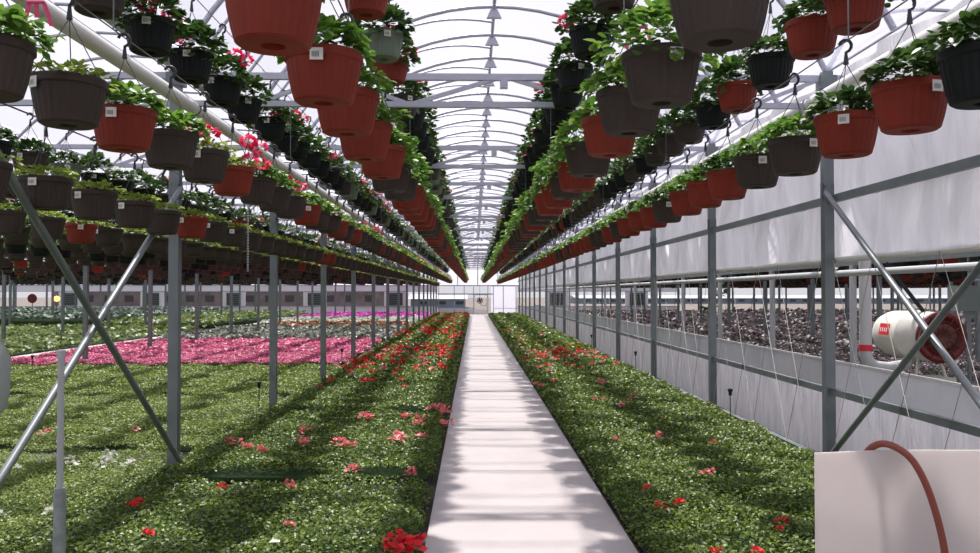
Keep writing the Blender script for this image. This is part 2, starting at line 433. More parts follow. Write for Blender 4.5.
# long white pipes below the gutters
for x, z, s in ((XR - .16, CAMZ + 1.72, 'right'), (XL + .16, CAMZ + 1.66, 'left')):
    t = empty('overhead_pipe', (x, 0, z)); tag(t, f'thick white pipe running lengthwise overhead {s} of the walkway', 'pipe')
    m = MB(); m.tube([(0, Y0, 0), (0, 60.3, 0)], .058, 14); m.build('pipe', 'white_pvc', t)
    for y in FY:
        sgn = 1 if s == 'right' else -1
        m = MB(); m.tube([(.062 * math.cos(a), y, .062 * math.sin(a)) for a in [2 * PI * k / 12 for k in range(13)]], .008, 5, caps=False)
        m.bar((sgn * .06, y, 0), (sgn * .11, y, 0), .02, .02); m.build('pipe_clip', 'steel', t)

# far posts of the neighbouring house on the right
m = MB(); m.tube([(0, 0, 0), (0, 0, 2.05)], .055, 10); PP = m.mesh('support_pipe', ['grey_pvc'])
for k in range(13):
    o = link('support_pipe', PP, None, (6.2, 9.8 + 3.68 * k, 0)); struct(o)
m = MB(); m.bar((6.2, 8, 2.08), (6.2, 58, 2.08), .06, .06); struct(m.build('support_beam', 'steel'))

# ------------------------------------------------------------------ end wall
T = .06
def wbox(x0, x1, z0, z1, name='wall_back', mt='white_wall', y=EY): 
    m = MB(); m.box(x0, x1, y, y + T, z0, z1); return m.build(name, mt)
for b in range(-6, 6):
    xa, xb = XL + b * BAYW, XR + b * BAYW; xc = (xa + xb) / 2
    # gable
    N = 16; m = MB()
    top = [(xc + arc(t / N)[0], EY, arc(t / N)[1]) for t in range(N + 1)]
    bot = [(p[0], EY, 2.15 if b else 2.15) for p in top]
    m.add(top + bot, [(i, i + 1, N + 2 + i, N + 1 + i) for i in range(N)], 0); struct(m.build('wall_back_gable', 'gable_film'))
    m = MB(); m.bar((xa, EY, 2.15), (xb, EY, 2.15), .06, .07)
    for q in range(1, 4): m.bar((xa + BAYW * q / 4, EY - .02, 2.15), (xa + BAYW * q / 4, EY - .02, 4.6 if q != 2 else 5.3), .06, .06)
    struct(m.build('wall_back_frame', 'roof_steel'))
    if b == 0: continue
    if b < 0 or b in (1, 2):
        struct(wbox(xa, xb, 0, .60))
        m = MB(); m.bar((xa, EY - .03, .62), (xb, EY - .03, .62), .04, .05); m.bar((xa, EY - .03, 1.72), (xb, EY - .03, 1.72), .04, .05); struct(m.build('wall_back_rail', 'roof_steel'))
        t = struct(wbox(xc - .95, xc + .75, .62, 1.70, 'wall_back_panel'))
        # louvred vent
        v = empty('wall_vent', (xc - .1, EY - .08, 1.15)); tag(v, 'square dark vent box in the white far end wall', 'vent', 'dark vents along the far end wall')
        m = MB(); m.box(-.5, .5, 0, .07, -.45, .45); m.build('vent_box', 'dark_vent', v)
        m = MB()
        for q in range(6): m.box(-.44, .44, -.03, 0, -.4 + q * .14, -.34 + q * .14)
        m.build('louvre', 'box_grey', v)
        struct(wbox(xa, xb, 1.74, 2.12, 'wall_back_header'))
# own bay end wall: window strip left, door with fan, bright closed panel right
struct(wbox(XL + .06, -.02, .0, .48))
for x in (XL + .1, -1.45, -.72, -.03, 1.02, 1.42, 2.15, 3.08):
    m = MB(); m.bar((x, EY - .03, 0), (x, EY - .03, 2.15), .05, .05); struct(m.build('wall_back_stud', 'roof_steel'))
m = MB(); m.bar((XL, EY - .04, 1.52), (1.4, EY - .04, 1.52), .05, .09); m.bar((1.4, EY - .04, .48), (XR, EY - .04, .48), .03, .04)
m.bar((XL, EY - .04, .5), (0, EY - .04, .5), .04, .05); struct(m.build('wall_back_rail', 'roof_steel'))
m = MB(); m.box(1.25, 3.1, EY, EY + .02, 0, 2.12); struct(m.build('wall_back_film', 'gable_film'))
d = MB(); d.box(.02, .98, EY - .01, EY + .03, .05, .40); d.bar((.05, EY, .05), (.05, EY, 1.5), .05, .05); d.bar((.95, EY, .05), (.95, EY, 1.5), .05, .05)
d.bar((.05, EY, 1.47), (.95, EY, 1.47), .05, .05); struct(d.build('door_1', 'white_wall'))
fn = empty('fan', (.42, EY - .45, 1.05)); tag(fn, 'small black fan hanging in front of the far door', 'fan')
m = MB(); m.tube([(.20 * math.cos(a), 0, .20 * math.sin(a)) for a in [2 * PI * k / 20 for k in range(21)]], .03, 6, caps=False)
for k in range(8): m.tube([(0, -.03, 0), (.2 * math.cos(PI * k / 4), -.03, .2 * math.sin(PI * k / 4))], .012, 5)
m.build('guard', 'black', fn)
m = MB()
for k in range(4):
    a = PI / 2 * k; m.add([(0, .0, 0), (.17 * math.cos(a), .02, .17 * math.sin(a)), (.17 * math.cos(a + .9), -.02, .17 * math.sin(a + .9))], [(0, 1, 2)])
m.build('blade', 'black', fn)
m = MB(); m.tube([(0, .02, 0), (0, .16, 0)], .09, 10); m.build('motor', 'black', fn)
m = MB(); m.tube([(0, .1, -.1), (.1, .1, -.35), (.45, .1, -.4), (.5, .35, -.2)], .02, 6); m.tube([(0, .1, .2), (0, .1, 1.12), (0, .43, 1.12)], .012, 6); m.build('bracket', 'black', fn)

# unseen opaque wall behind the camera, added to cut light from that side
m = MB(); m.box(-42, 42, Y0 - .1, Y0, 0, EAVE); struct(m.build('added_wall_front', 'white_wall'))
for b in range(-6, 6):
    xa, xb = XL + b * BAYW, XR + b * BAYW; xc = (xa + xb) / 2
    m = MB(); N = 16
    top = [(xc + arc(t / N)[0], Y0, arc(t / N)[1]) for t in range(N + 1)]; bot = [(p[0], Y0, EAVE) for p in top]
    m.add(top + bot, [(i, i + 1, N + 2 + i, N + 1 + i) for i in range(N)], 0); struct(m.build('wall_front_gable', 'gable_film'))

# buildings outside
def shed(x0, x1, y0, y1, h, wall, label, rh=1.0):
    t = empty('outbuilding', ((x0 + x1) / 2, (y0 + y1) / 2, -.06)); tag(t, label, 'building')
    hx, hy = (x1 - x0) / 2, (y1 - y0) / 2
    m = MB(); m.box(-hx, hx, -hy, hy, 0, h); m.build('wall', wall, t)
    m = MB(); m.add([(-hx - .3, -hy - .3, h), (hx + .3, -hy - .3, h), (hx + .3, hy + .3, h), (-hx - .3, hy + .3, h), (-hx - .3, 0, h + rh), (hx + .3, 0, h + rh)],
                    [(0, 1, 5, 4), (2, 3, 4, 5), (0, 4, 3), (1, 2, 5), (0, 3, 2, 1)]); m.build('roof', 'bldg_roof', t)
    for k in range(int(hx)):
        m = MB(); m.box(-hx + 1 + 2 * k, -hx + 1.9 + 2 * k, -hy - .04, -hy, h * .4, h * .75); m.build('window', 'dark_vent', t)
shed(-42, -8, 84, 92, 1.9, 'bldg_brown', 'long low brown building seen outside beyond the left end wall', .6)
shed(-7, -1, 92, 98, 1.0, 'bldg_blue', 'small blue grey building outside beyond the walkway end', .5)
shed(16, 110, 128, 140, .85, 'bldg_blue', 'long low blue grey building beyond the gravel yard at right', .45)
mb = MB()
for k in range(7): mb.box(-.07, .07, k * 3.0 - .07, k * 3.0 + .07, 0, .9)

# ------------------------------------------------------------------ planted beds
def hnoise(x, y): return .018 * np.sin(5.1 * x + 1.3 * np.sin(3.3 * y)) + .016 * np.sin(4.3 * y + 2.1 * np.sin(2.9 * x)) + .010 * np.sin(11 * x + 7 * y) 
def lod(y):
    return (.027, 3300) if y < 8.5 else (.036, 1850) if y < 13 else (.055, 800) if y < 20 else (.12, 170) if y < 32 else (.19, 70)
def bed(name, label, x0, x1, y0, y1, h, matn, dens=1., sz=1., tpl=LEAF6, cat='plants', group=None, seed=1, seams=None, tilt=(.0, .9), rough=1., under='under', ex=None):
    rs = np.random.RandomState(seed); P = []; Yw = []; S = []
    yy = y0
    while yy < y1:
        ye = min(y1, yy + 1.5); s, d = lod(yy); s *= sz; n = int(d * dens / (sz * sz) * (x1 - x0) * (ye - yy))
        x = rs.uniform(x0, x1, n); y = rs.uniform(yy, ye, n)
        if seams is not None:
            keep = np.ones(n, bool)
            for q in seams: keep &= np.abs(y - q) > (.19 if q < 8 else .14) + .02 * np.sin(9 * x)
            x, y = x[keep], y[keep]
        edge = np.minimum(np.minimum(x - x0, x1 - x), .08) / .08
        z = h - .03 + hnoise(x, y) * rough + rs.uniform(-.02, .02, len(x)) * rough - .07 * (1 - edge)
        P.append(np.stack([x, y, z], 1)); S.append(np.full(len(x), s) * rs.uniform(.7, 1.25, len(x))); yy = ye
    P = np.concatenate(P); S = np.concatenate(S); N = len(P)
    P[:, 0] = np.clip(P[:, 0], x0, x1)
    V, Tn = leaves_arrays(tpl, P, rs.uniform(0, 6.28, N), rs.uniform(tilt[0], tilt[1], N), S, rs.uniform(-.5, .5, N))
    V[:, 0] = np.clip(V[:, 0], x0 - .04, x1 + .04)
    # soil/stem mass under the leaves
    yb = [y0] + ([q for q in (seams or []) if y0 < q < y1]) + [y1]
    m = MB()
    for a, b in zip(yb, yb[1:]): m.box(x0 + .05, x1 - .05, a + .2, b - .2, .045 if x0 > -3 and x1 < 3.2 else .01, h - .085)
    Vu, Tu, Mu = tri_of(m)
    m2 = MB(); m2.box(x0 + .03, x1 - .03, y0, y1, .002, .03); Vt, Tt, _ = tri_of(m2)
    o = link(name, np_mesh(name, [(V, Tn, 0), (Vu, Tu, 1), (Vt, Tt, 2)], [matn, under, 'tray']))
    return tag(o, label, cat, group, 'stuff')
def flowers(parent, pts, matn, r=.035, npet=14, seed=1, name='flower_heads'):
    """little clusters of petals sitting on the leaves"""
    rs = np.random.RandomState(seed); pts = np.array(pts, float); n = len(pts)
    P = np.repeat(pts[:, :3], npet, 0); rr = np.repeat(pts[:, 3] if pts.shape[1] > 3 else np.full(n, r), npet)
    d = rs.normal(size=(n * npet, 3)); d /= np.linalg.norm(d, axis=1)[:, None]; d[:, 2] = np.abs(d[:, 2])
    P = P + d * rr[:, None] * .7
    V, Tn = leaves_arrays(QUAD, P, np.arctan2(d[:, 1], d[:, 0]), rs.uniform(-.3, 1.1, len(P)), rr * .95, rs.uniform(-.6, .6, len(P)))
    o = link(name, np_mesh(name, [(V, Tn, 0)], [matn]), parent); o['kind'] = 'stuff'
    return o
SEAMS = [6.70, 10.35, 14.0, 17.6, 21.3, 25, 28.7]
hR, hL = .17, .18
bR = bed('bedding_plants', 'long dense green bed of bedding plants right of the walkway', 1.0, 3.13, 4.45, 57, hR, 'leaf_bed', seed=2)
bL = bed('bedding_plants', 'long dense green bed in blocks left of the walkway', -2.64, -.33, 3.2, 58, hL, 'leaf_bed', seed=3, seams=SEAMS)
def upz(lst, z): return [(*unproj(px, py, z), r) for px, py, r in lst]
redR = upz([(660, 508, .034), (648, 489, .03), (783, 523, .034), (780, 530, .02), (680, 503, .028), (676, 504, .022), (715, 443, .028), (757, 553, .03), (716, 553, .03)], hR + .01)
pinkR = upz([(616, 441, .035), (660, 435, .035), (706, 474, .034), (711, 472, .03), (621, 406, .04), (630, 401, .03), (604, 400, .035), (595, 400, .03), (600, 382, .05), (604, 384, .04),
             (554, 381, .05), (541, 386, .04), (536, 385, .04), (549, 371, .04), (634, 395, .035), (605, 360, .06), (617, 365, .06), (598, 358, .05), (660, 438, .03), (582, 369, .05)], hR + .01)
rsx = np.random.RandomState(5)
for _ in range(95):     # a drift of red bloom about 17 m down the bed
    x = rsx.uniform(1.1, 3.0); y = rsx.normal(18.6, 1.5) + (x - 1.1) * .9
    (pinkR if rsx.rand() < .35 else redR).append((x, y, hR + .01, rsx.uniform(.03, .055)))
for _ in range(30): redR.append((rsx.uniform(1.1, 2.6), rsx.uniform(22, 50), hR + .01, .06))
flowers(bR, redR, 'petal_red', seed=1); flowers(bR, pinkR, 'petal_salmon', seed=2)
redL = upz([(404, 545, .06), (396, 541, .05), (417, 543, .055), (391, 550, .04), (412, 551, .06), (400, 534, .03), (225, 486, .03), (143, 502, .036), (137, 504, .028), (153, 531, .03)], hL + .01)
pinkL = upz([(353, 470, .045), (411, 474, .04), (413, 470, .03), (240, 443, .05), (232, 440, .04), (250, 447, .04), (263, 450, .045), (303, 441, .05), (305, 443, .04), (340, 443, .06), (346, 445, .045),
             (352, 444, .04), (396, 440, .055), (401, 437, .05), (399, 434, .04), (422, 436, .05), (307, 431, .05), (365, 418, .06), (371, 417, .05), (405, 418, .06), (421, 419, .05), (433, 409, .06), (439, 408, .05),
             (446, 411, .06), (447, 424, .06), (420, 424, .05), (445, 413, .05), (291, 482, .03), (291, 524, .028), (294, 486, .026)], hL + .01)
for _ in range(200):
    y = rsx.uniform(12.5, 24); x = rsx.uniform(-2.5, -.4)
    if rsx.rand() < .35 + .4 * (y > 15) : (redL if rsx.rand() < .75 else pinkL).append((x, y, hL + .015, rsx.uniform(.04, .065)))
for _ in range(260): redL.append((rsx.uniform(-2.55, -.4), 25 + 32 * rsx.rand() ** .8, hL + .012, rsx.uniform(.05, .10)))
flowers(bL, redL, 'petal_red', seed=3); flowers(bL, pinkL, 'petal_salmon', seed=4)

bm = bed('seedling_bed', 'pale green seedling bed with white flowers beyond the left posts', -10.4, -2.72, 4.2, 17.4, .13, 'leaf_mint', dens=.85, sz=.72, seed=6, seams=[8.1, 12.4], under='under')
wf = upz([(112, 452, .045), (108, 458, .04), (113, 462, .05), (103, 464, .045), (119, 455, .04), (48, 459, .035), (60, 457, .03), (76, 458, .04), (133, 465, .05), (136, 462, .04), (22, 466, .035), (112, 430, .04), (32, 441, .03),
          (55, 511, .035), (60, 510, .03), (12, 512, .035), (77, 463, .04), (80, 461, .03), (50, 434, .03), (150, 445, .03)], .14)
flowers(bm, wf, 'petal_white', seed=7, npet=10)
pk = upz([(50, 432, .04), (52, 430, .04), (2, 434, .03), (140, 430, .04)], .14)
flowers(bm, pk, 'petal_salmon', seed=8, npet=8)
bed('petunia_bed', 'wide bright pink bed of petunias at left', -10.4, -2.9, 17.7, 26.5, .16, 'petal_pink', dens=.95, sz=.7, seed=9, cat='flower bed', tilt=(-.2, .7))
bed('mixed_seedling_bed', 'speckled dark and white bed of seedlings behind the pink petunias', -10.4, -2.9, 27.2, 36, .16, 'leaf_mixed', dens=.9, seed=10, cat='plants')
bed('orange_flower_bed', 'orange red strip of bloom behind the speckled seedlings', -9, -2.9, 36.2, 39.5, .2, 'leaf_orange', dens=.9, seed=11, cat='flower bed')
bed('white_flower_bed', 'pale white strip of flowers far down the left side', -10.4, -2.9, 39.8, 47, .2, 'petal_white', dens=.9, seed=12, cat='flower bed')
bed('magenta_flower_bed', 'magenta strip of flowers near the far end wall at left', -10.4, -2.9, 47.3, 58, .22, 'petal_magenta', dens=.9, seed=13, cat='flower bed')
bed('green_bed', 'yellowish green bed beyond the narrow left path', -24, -11.5, 13, 36, .15, 'leaf_olive', dens=.5, sz=1.3, seed=14)
bed('blue_green_bed', 'dull blue green bed at the far left near the end wall', -38, -17, 37, 59, .5, 'leaf_blue', dens=.5, sz=1.3, seed=15)
bed('far_green_bed', 'green bed by the end wall left of the magenta flowers', -16.6, -11.6, 37, 59, .3, 'leaf_olive', dens=.5, sz=1.3, seed=19)
bed('tray_bed', 'mixed green and white plant trays behind the grey skirt', 4.6, 4.92, 6, 58, .25, 'leaf_mixed', dens=.6, sz=1.1, seed=16)
bed('tray_bed', 'mixed green and white plant trays farther along behind the heater', 5.0, 6.1, 12.4, 58, .25, 'leaf_mixed', dens=.6, sz=1.1, seed=26)
bed('purple_bed', 'broad bed of dark purple foliage in the house at right', 6.5, 16, 8, 58, .33, 'leaf_purple', dens=.7, sz=.95, seed=17, rough=2.0)
bed('far_purple_bed', 'dark purple foliage bed farthest to the right', 17, 32, 24, 58, .33, 'leaf_purple', dens=.4, sz=1.4, seed=18, rough=2.5)

# ------------------------------------------------------------------ hanging baskets
RT, RB, PH = .148, .110, .188       # rim radius, base radius, height
def pot_mb(n, m, prof_only=False):
    if n >= 24:
        prof = [(.034, .020), (.036, .0), (RB - .012, 0), (RB, .008), (RB + .012, .05), (RB + .024, .11), (RB + .030, .150), (RT - .004, .153), (RT, .157), (RT, .182), (RT - .004, PH), (RT - .009, PH), (RT - .012, PH - .03)]
        fl = [0, 0, 0, .001, .0035, .0035, .003, 0, 0, 0, 0, 0, 0]
        m.lathe(prof, n, 0, False if n > 40 else True, fl); m.disc(.034, .02, n)
        m.disc(RT - .012, PH - .03, n, 1)
    else:
        m.lathe([(RB, 0), (RB + .03, .15), (RT, .155), (RT, PH)], n, 0, True); m.disc(RB, 0, n); m.disc(RT - .005, PH - .02, n, 1)
def foliage_arrays(kind, n, seed, size=1.):
    rs = np.random.RandomState(seed)
    a = rs.uniform(0, 6.28, n); q = np.sqrt(rs.uniform(0, 1, n))
    if kind == 'low':   r = q * .155; z = PH + .0 + .025 * (1 - q ** 2) + rs.uniform(-.005, .03, n); s = .034
    elif kind == 'geranium': 
        r = q * .20; z = PH - .02 + .13 * (1 - q ** 2.5) + rs.uniform(-.01, .08, n) - .07 * np.clip(q - .8, 0, 1) * 5 * rs.rand(n); s = .048
    elif kind == 'drape': 
        r = q * .22; z = PH + .02 + .09 * (1 - q ** 2.5) + rs.uniform(-.01, .05, n) - .10 * np.clip(q - .68, 0, 1) * 3.5 * rs.rand(n); s = .046
    else:               r = q * .175; z = PH + .0 + .055 * (1 - q ** 2) + rs.uniform(-.005, .055, n); s = .040
    r = np.where(z < PH + .01, np.maximum(r, RT + .015), r)
    lump = 1 + .18 * np.sin(3 * a + seed) + .1 * np.sin(5 * a + 2 * seed); r = r * np.where(q > .6, lump, 1); r = np.where(z < PH + .01, RT + .012 + .02 * rs.rand(n), r)
    P = np.stack([r * np.cos(a), r * np.sin(a), z], 1)
    tilt = .9 * (1 - q) + rs.uniform(-.5, .5, n) - .35 * (q > .8)
    return leaves_arrays(ROUND if kind == 'geranium' and n > 100 else OVATE if n > 150 else LEAF6 if n > 60 else QUAD, P, a + rs.uniform(-.9, .9, n), tilt, s * size * rs.uniform(.65, 1.25, n), rs.uniform(-.5, .5, n))
HT = .36                             # hook top above the rim
def hook_mb(m, mi, n=6, r=.007):
    z = PH + .255
    m.tube([(0, 0, z - .01), (0, 0, z + .035)], [r * 1.7, r], n, mi)
    pts = [(0, 0, z + .03)]
    for k in range(9):
        a = -PI / 2 * .9 + k * (PI * 1.35) / 8
        pts.append((.028 * math.cos(a) - .004, 0, z + .077 + .030 * math.sin(a)))
    m.tube(pts, r, n, mi)
def wires_mb(m, mi, r=.0022, n=4, ph=.4):
    for k in range(3):
        a = ph + 2 * PI * k / 3
        m.tube([((RT - .004) * math.cos(a), (RT - .004) * math.sin(a), PH - .012), (0, 0, PH + .25)], r, n, mi, caps=False)
PM0 = {}; PM1 = {}
for c in ('terracotta', 'brown', 'dark', 'sage'):
    m = MB(); pot_mb(56, m); PM0[c] = m.mesh('pot', ['pot_' + c, 'soil'])
    m = MB(); pot_mb(24, m); PM1[c] = m.mesh('pot', ['pot_' + c, 'soil'])
FM = {}
LM = {'low': 'leaf_yellow', 'geranium': 'leaf_geranium', 'drape': 'leaf_bright', 'leafy': 'leaf_bright', 'dull': 'leaf_geranium'}
for k in LM:
    kk = 'leafy' if k == 'dull' else k
    for v in range(4):
        V, Tn = foliage_arrays(kk, 460 if k != 'low' else 190, 10 * v + 3); FM[k, 0, v] = np_mesh('foliage', [(V, Tn, 0)], [LM[k]])
    for v in range(4):
        V, Tn = foliage_arrays(kk, 200 if k != 'low' else 100, 10 * v + 5, 1.3); FM[k, 1, v] = np_mesh('foliage', [(V, Tn, 0)], [LM[k]])
m = MB(); wires_mb(m, 0); WM = m.mesh('hanger_wires', ['wire'])
m = MB(); hook_mb(m, 0, 8, .0075); HM = m.mesh('hook', ['hook'])
m = MB(); wires_mb(m, 0, .003, 3); WM1 = m.mesh('hanger_wires', ['wire'])
m = MB(); hook_mb(m, 0, 4, .009); HM1 = m.mesh('hook', ['hook'])
m = MB(); rr = RT + .003
seg = [(-.16 + .08 * k) for k in range(5)]
for mi, za, zb, aa in ((0, PH - .062, PH - .018, seg),):
    v = [(rr * math.sin(a), -rr * math.cos(a), z) for a in aa for z in (za, zb)]; m.add(v, [(2 * i, 2 * i + 2, 2 * i + 3, 2 * i + 1) for i in range(4)], 0)
rr += .0015
for k in range(9):
    a = -.12 + .021 * k; w = .004 + .004 * (k % 3)
    m.add([(rr * math.sin(a + d), -rr * math.cos(a + d), z) for d, z in ((0, PH - .052), (w, PH - .052), (w, PH - .032), (0, PH - .032))], [(0, 1, 2, 3)], 1)
TGM = m.mesh('price_tag', ['tag', 'ink'])
def flower_mesh(matn, n, seed, npet, r=.046):
    rs = np.random.RandomState(seed); Vs = []; b = 0; parts = []
    for i in range(n):
        a = rs.uniform(0, 6.28); q = rs.uniform(.05, .21); c = np.array([q * math.cos(a), q * math.sin(a), PH + rs.uniform(.12, .23) - q * .3])
        d = rs.normal(size=(npet, 3)); d /= np.linalg.norm(d, axis=1)[:, None]
        V, Tn = leaves_arrays(QUAD, c + d * r * .75 * [1, 1, .7], np.arctan2(d[:, 1], d[:, 0]), np.arcsin(d[:, 2]) * .6 + rs.uniform(-.4, .4, npet), np.full(npet, r * .8), rs.uniform(-1, 1, npet))
        parts.append((V, Tn, 0))
        mm = MB(); mm.tube([(c[0] * .5, c[1] * .5, PH), tuple(c)], .003, 4, 1, caps=False); Vt, Tt, _ = tri_of(mm); parts.append((Vt, Tt, 1))
    return np_mesh('flower_heads', parts, [matn, 'leaf_geranium'])
FLM = {(c, v): flower_mesh(mn, 1 + v, 5 * v + 1, 40) for c, mn in (('rose', 'petal_rose'), ('pink', 'petal_salmon')) for v in range(3)}

ROWS = {}
def row(key, x, zb, known, kinds, colours, y_end=58.5, step=.62, flo=0., place='', seed=1, hk=HT, avoid=False, start=None, fc='rose', fk=None):
    rs = random.Random(seed); L = []
    ys = [k[0] for k in known]
    for i, (y, c) in enumerate(known): L.append([y, c, fk[i] if fk and i < len(fk) else rs.choice(kinds)])
    y = (ys[-1] if ys else start) + step
    while y < y_end:
        L.append([y + rs.uniform(-.035, .035), rs.choices([c for c, w in colours], [w for c, w in colours])[0], rs.choice(kinds)]); y += step
    if avoid:
        for e in L:
            for fy in FY:
                if abs(e[0] - fy) < .22: e[0] = fy + (.23 if e[0] > fy else -.23)
        L.sort()
        out = []
        for e in L:
            if not out or e[0] - out[-1][0] > .33: out.append(e)
        L = out
    ROWS[key] = dict(x=x, zb=zb + CAMZ, L=L, flo=flo, place=place, rs=rs, hk=hk, fc=fc)
T_, B_, D_, S_ = 'terracotta', 'brown', 'dark', 'sage'
row('La', -.655, 1.665, [(2.3, B_), (3.0, D_), (3.65, S_), (4.3, T_), (4.95, T_), (5.9, S_), (6.6, T_), (7.8, B_)], ['geranium'], [(D_, 5), (B_, 4), (S_, 1)], flo=.72, place='upper row just left of the walkway', seed=1, avoid=True, hk=.26)
row('Lb', -.575, .712, [(2.42, T_), (3.14, T_), (3.76, T_), (4.43, T_), (5.15, T_), (5.8, B_), (6.4, B_), (7.0, T_)], ['leafy', 'leafy', 'drape'], [(T_, 8), (B_, 1)], place='lower row just left of the walkway', seed=2, hk=.36)
row('Lc', -1.9, 1.42, [(2.9, D_), (3.55, B_), (4.22, B_), (4.9, D_), (5.6, D_), (6.27, D_), (6.9, D_), (7.7, D_)], ['geranium'], [(D_, 6), (B_, 2), (S_, 1.5)], flo=.9, place='upper row second from the walkway on the left', seed=3, avoid=True, hk=.42)
row('Ld', -1.65, .672, [(2.84, B_), (3.38, B_), (3.93, T_), (4.5, B_), (5.1, B_), (5.68, T_), (6.3, B_), (6.9, B_)], ['leafy', 'low', 'leafy'], [(B_, 6), (T_, 2)], flo=.4, place='lower row second from the walkway on the left', seed=4)
row('Lf', -2.53, .485, [(4.3, B_), (4.95, B_), (5.55, B_), (6.2, B_), (6.8, B_)], ['low'], [(B_, 8), (T_, 1)], place='low row beside the left posts', seed=5, step=.64)
row('Le', -3.95, 1.05, [], ['geranium', 'dull'], [(B_, 4), (D_, 3), (S_, 2), (T_, 1)], place='upper row beyond the left posts', seed=6, start=5.0, flo=.3, avoid=False, fc='pink')
row('Lg', -3.85, .49, [], ['low'], [(B_, 8), (T_, 1)], place='low row beyond the left posts', seed=7, start=6.3, step=.64, hk=.30)
row('Ra', .80, 1.60, [(2.4, B_), (3.1, D_), (3.9, B_), (4.65, B_), (5.6, D_), (6.5, D_), (7.15, D_)], ['geranium'], [(D_, 8), (B_, 1)], flo=.72, place='upper row just right of the walkway', seed=8, avoid=True, hk=.26)
row('Rb', .70, .71, [(2.31, B_), (3.08, B_), (3.66, B_), (4.25, T_), (5.0, B_), (5.7, T_), (6.3, B_), (6.9, T_), (7.5, T_)], ['drape', 'leafy', 'drape'], [(T_, 4), (B_, 4)], place='lower row just right of the walkway', seed=9)
row('Rc', 1.9, 1.32, [(3.3, B_), (3.78, T_), (4.1, T_), (4.58, T_), (5.25, D_), (5.94, T_), (6.55, D_), (7.3, B_)], ['dull', 'geranium'], [(B_, 5), (D_, 4), (T_, 1)], flo=.2, place='upper row second from the walkway on the right', seed=10, avoid=True, hk=.42)
row('Rd', 1.75, .645, [(2.81, D_), (3.3, T_), (3.87, T_), (4.48, B_), (5.08, B_), (5.67, T_), (6.25, T_), (6.82, T_), (7.45, B_)], ['leafy', 'dull'], [(T_, 6), (B_, 3)], place='lower row second from the walkway on the right', seed=11, step=.60)
fx = [-5.1, -6.4, -7.7, -9.9, -11.1, -12.4, -13.7, -15.7, -17, -18.3, -19.6, -21.6, -23, -24.3, -25.6, -27.5, -29, -30.5, -32]
for i, x in enumerate(fx):
    row('F%d' % i, x, .54, [], ['low'] if i in (4, 10) else ['low', 'dull', 'leafy'][1:], [(B_, 6), (T_, .6), (D_, 3)], place='low rows in the houses at far left', seed=20 + i, start=max(6, -x * 1.35), step=.62, hk=.28)
    if i < 7: row('FU%d' % i, x, 1.06, [], ['dull', 'geranium'], [(B_, 4), (D_, 4)], place='upper rows in the houses at far left', seed=50 + i, start=.31 + max(6, -x * 1.35), step=.7, flo=.2, fc='pink')
gx = [6.9, 8.1, 10.0, 11.3, 12.6, 14, 16, 17.4, 18.8, 20.2, 22, 23.5, 25, 27, 29, 31]
for i, x in enumerate(gx):
    for j, zb in enumerate((.34, .66, .98)):
        row('G%d_%d' % (i, j), x + .15 * j, zb, [], ['dull', 'geranium'], [(B_, 5), (T_, 2), (D_, 3)], place='low rows in the house behind the side curtain', seed=80 + i + 40 * j, start=max(8, x * 1.3) + .2 * j, step=.5, flo=.4, fc='pink')

ORD = ['nearest', 'second', 'third', 'fourth', 'fifth', 'sixth', 'seventh', 'eighth', 'ninth', 'tenth', 'eleventh', 'twelfth', 'thirteenth', 'fourteenth']
CW = {T_: 'terracotta red', B_: 'dull brown', D_: 'near black', S_: 'sage green'}
FW = {'low': 'low yellow green seedlings', 'geranium': 'leafy geraniums', 'drape': 'trailing green leaves', 'leafy': 'bright green leaves', 'dull': 'dark green leaves'}
cand = []
for key, r in ROWS.items():
    for i, (y, c, k) in enumerate(r['L']):
        u = 474 + F * r['x'] / y; w = 289 - F * (r['zb'] + .1 - CAMZ) / y; s = F * .15 / y
        vis = -s < u < 980 + s and w + 1.6 * s > 0
        if key.startswith('G'): vis = vis and False
        if key in ('Le', 'Lg') or key.startswith('F'): pr = y * 1.25
        else: pr = y
        cand.append((0 if vis else 1, pr, key, i, y, c, k))
cand.sort(key=lambda t: t[:4])
indiv = cand[:300]; rest = [t for t in cand[300:]]
indiv_vis = {}
for t in sorted(indiv, key=lambda t: t[4]): indiv_vis.setdefault(t[2], []).append(t[3])
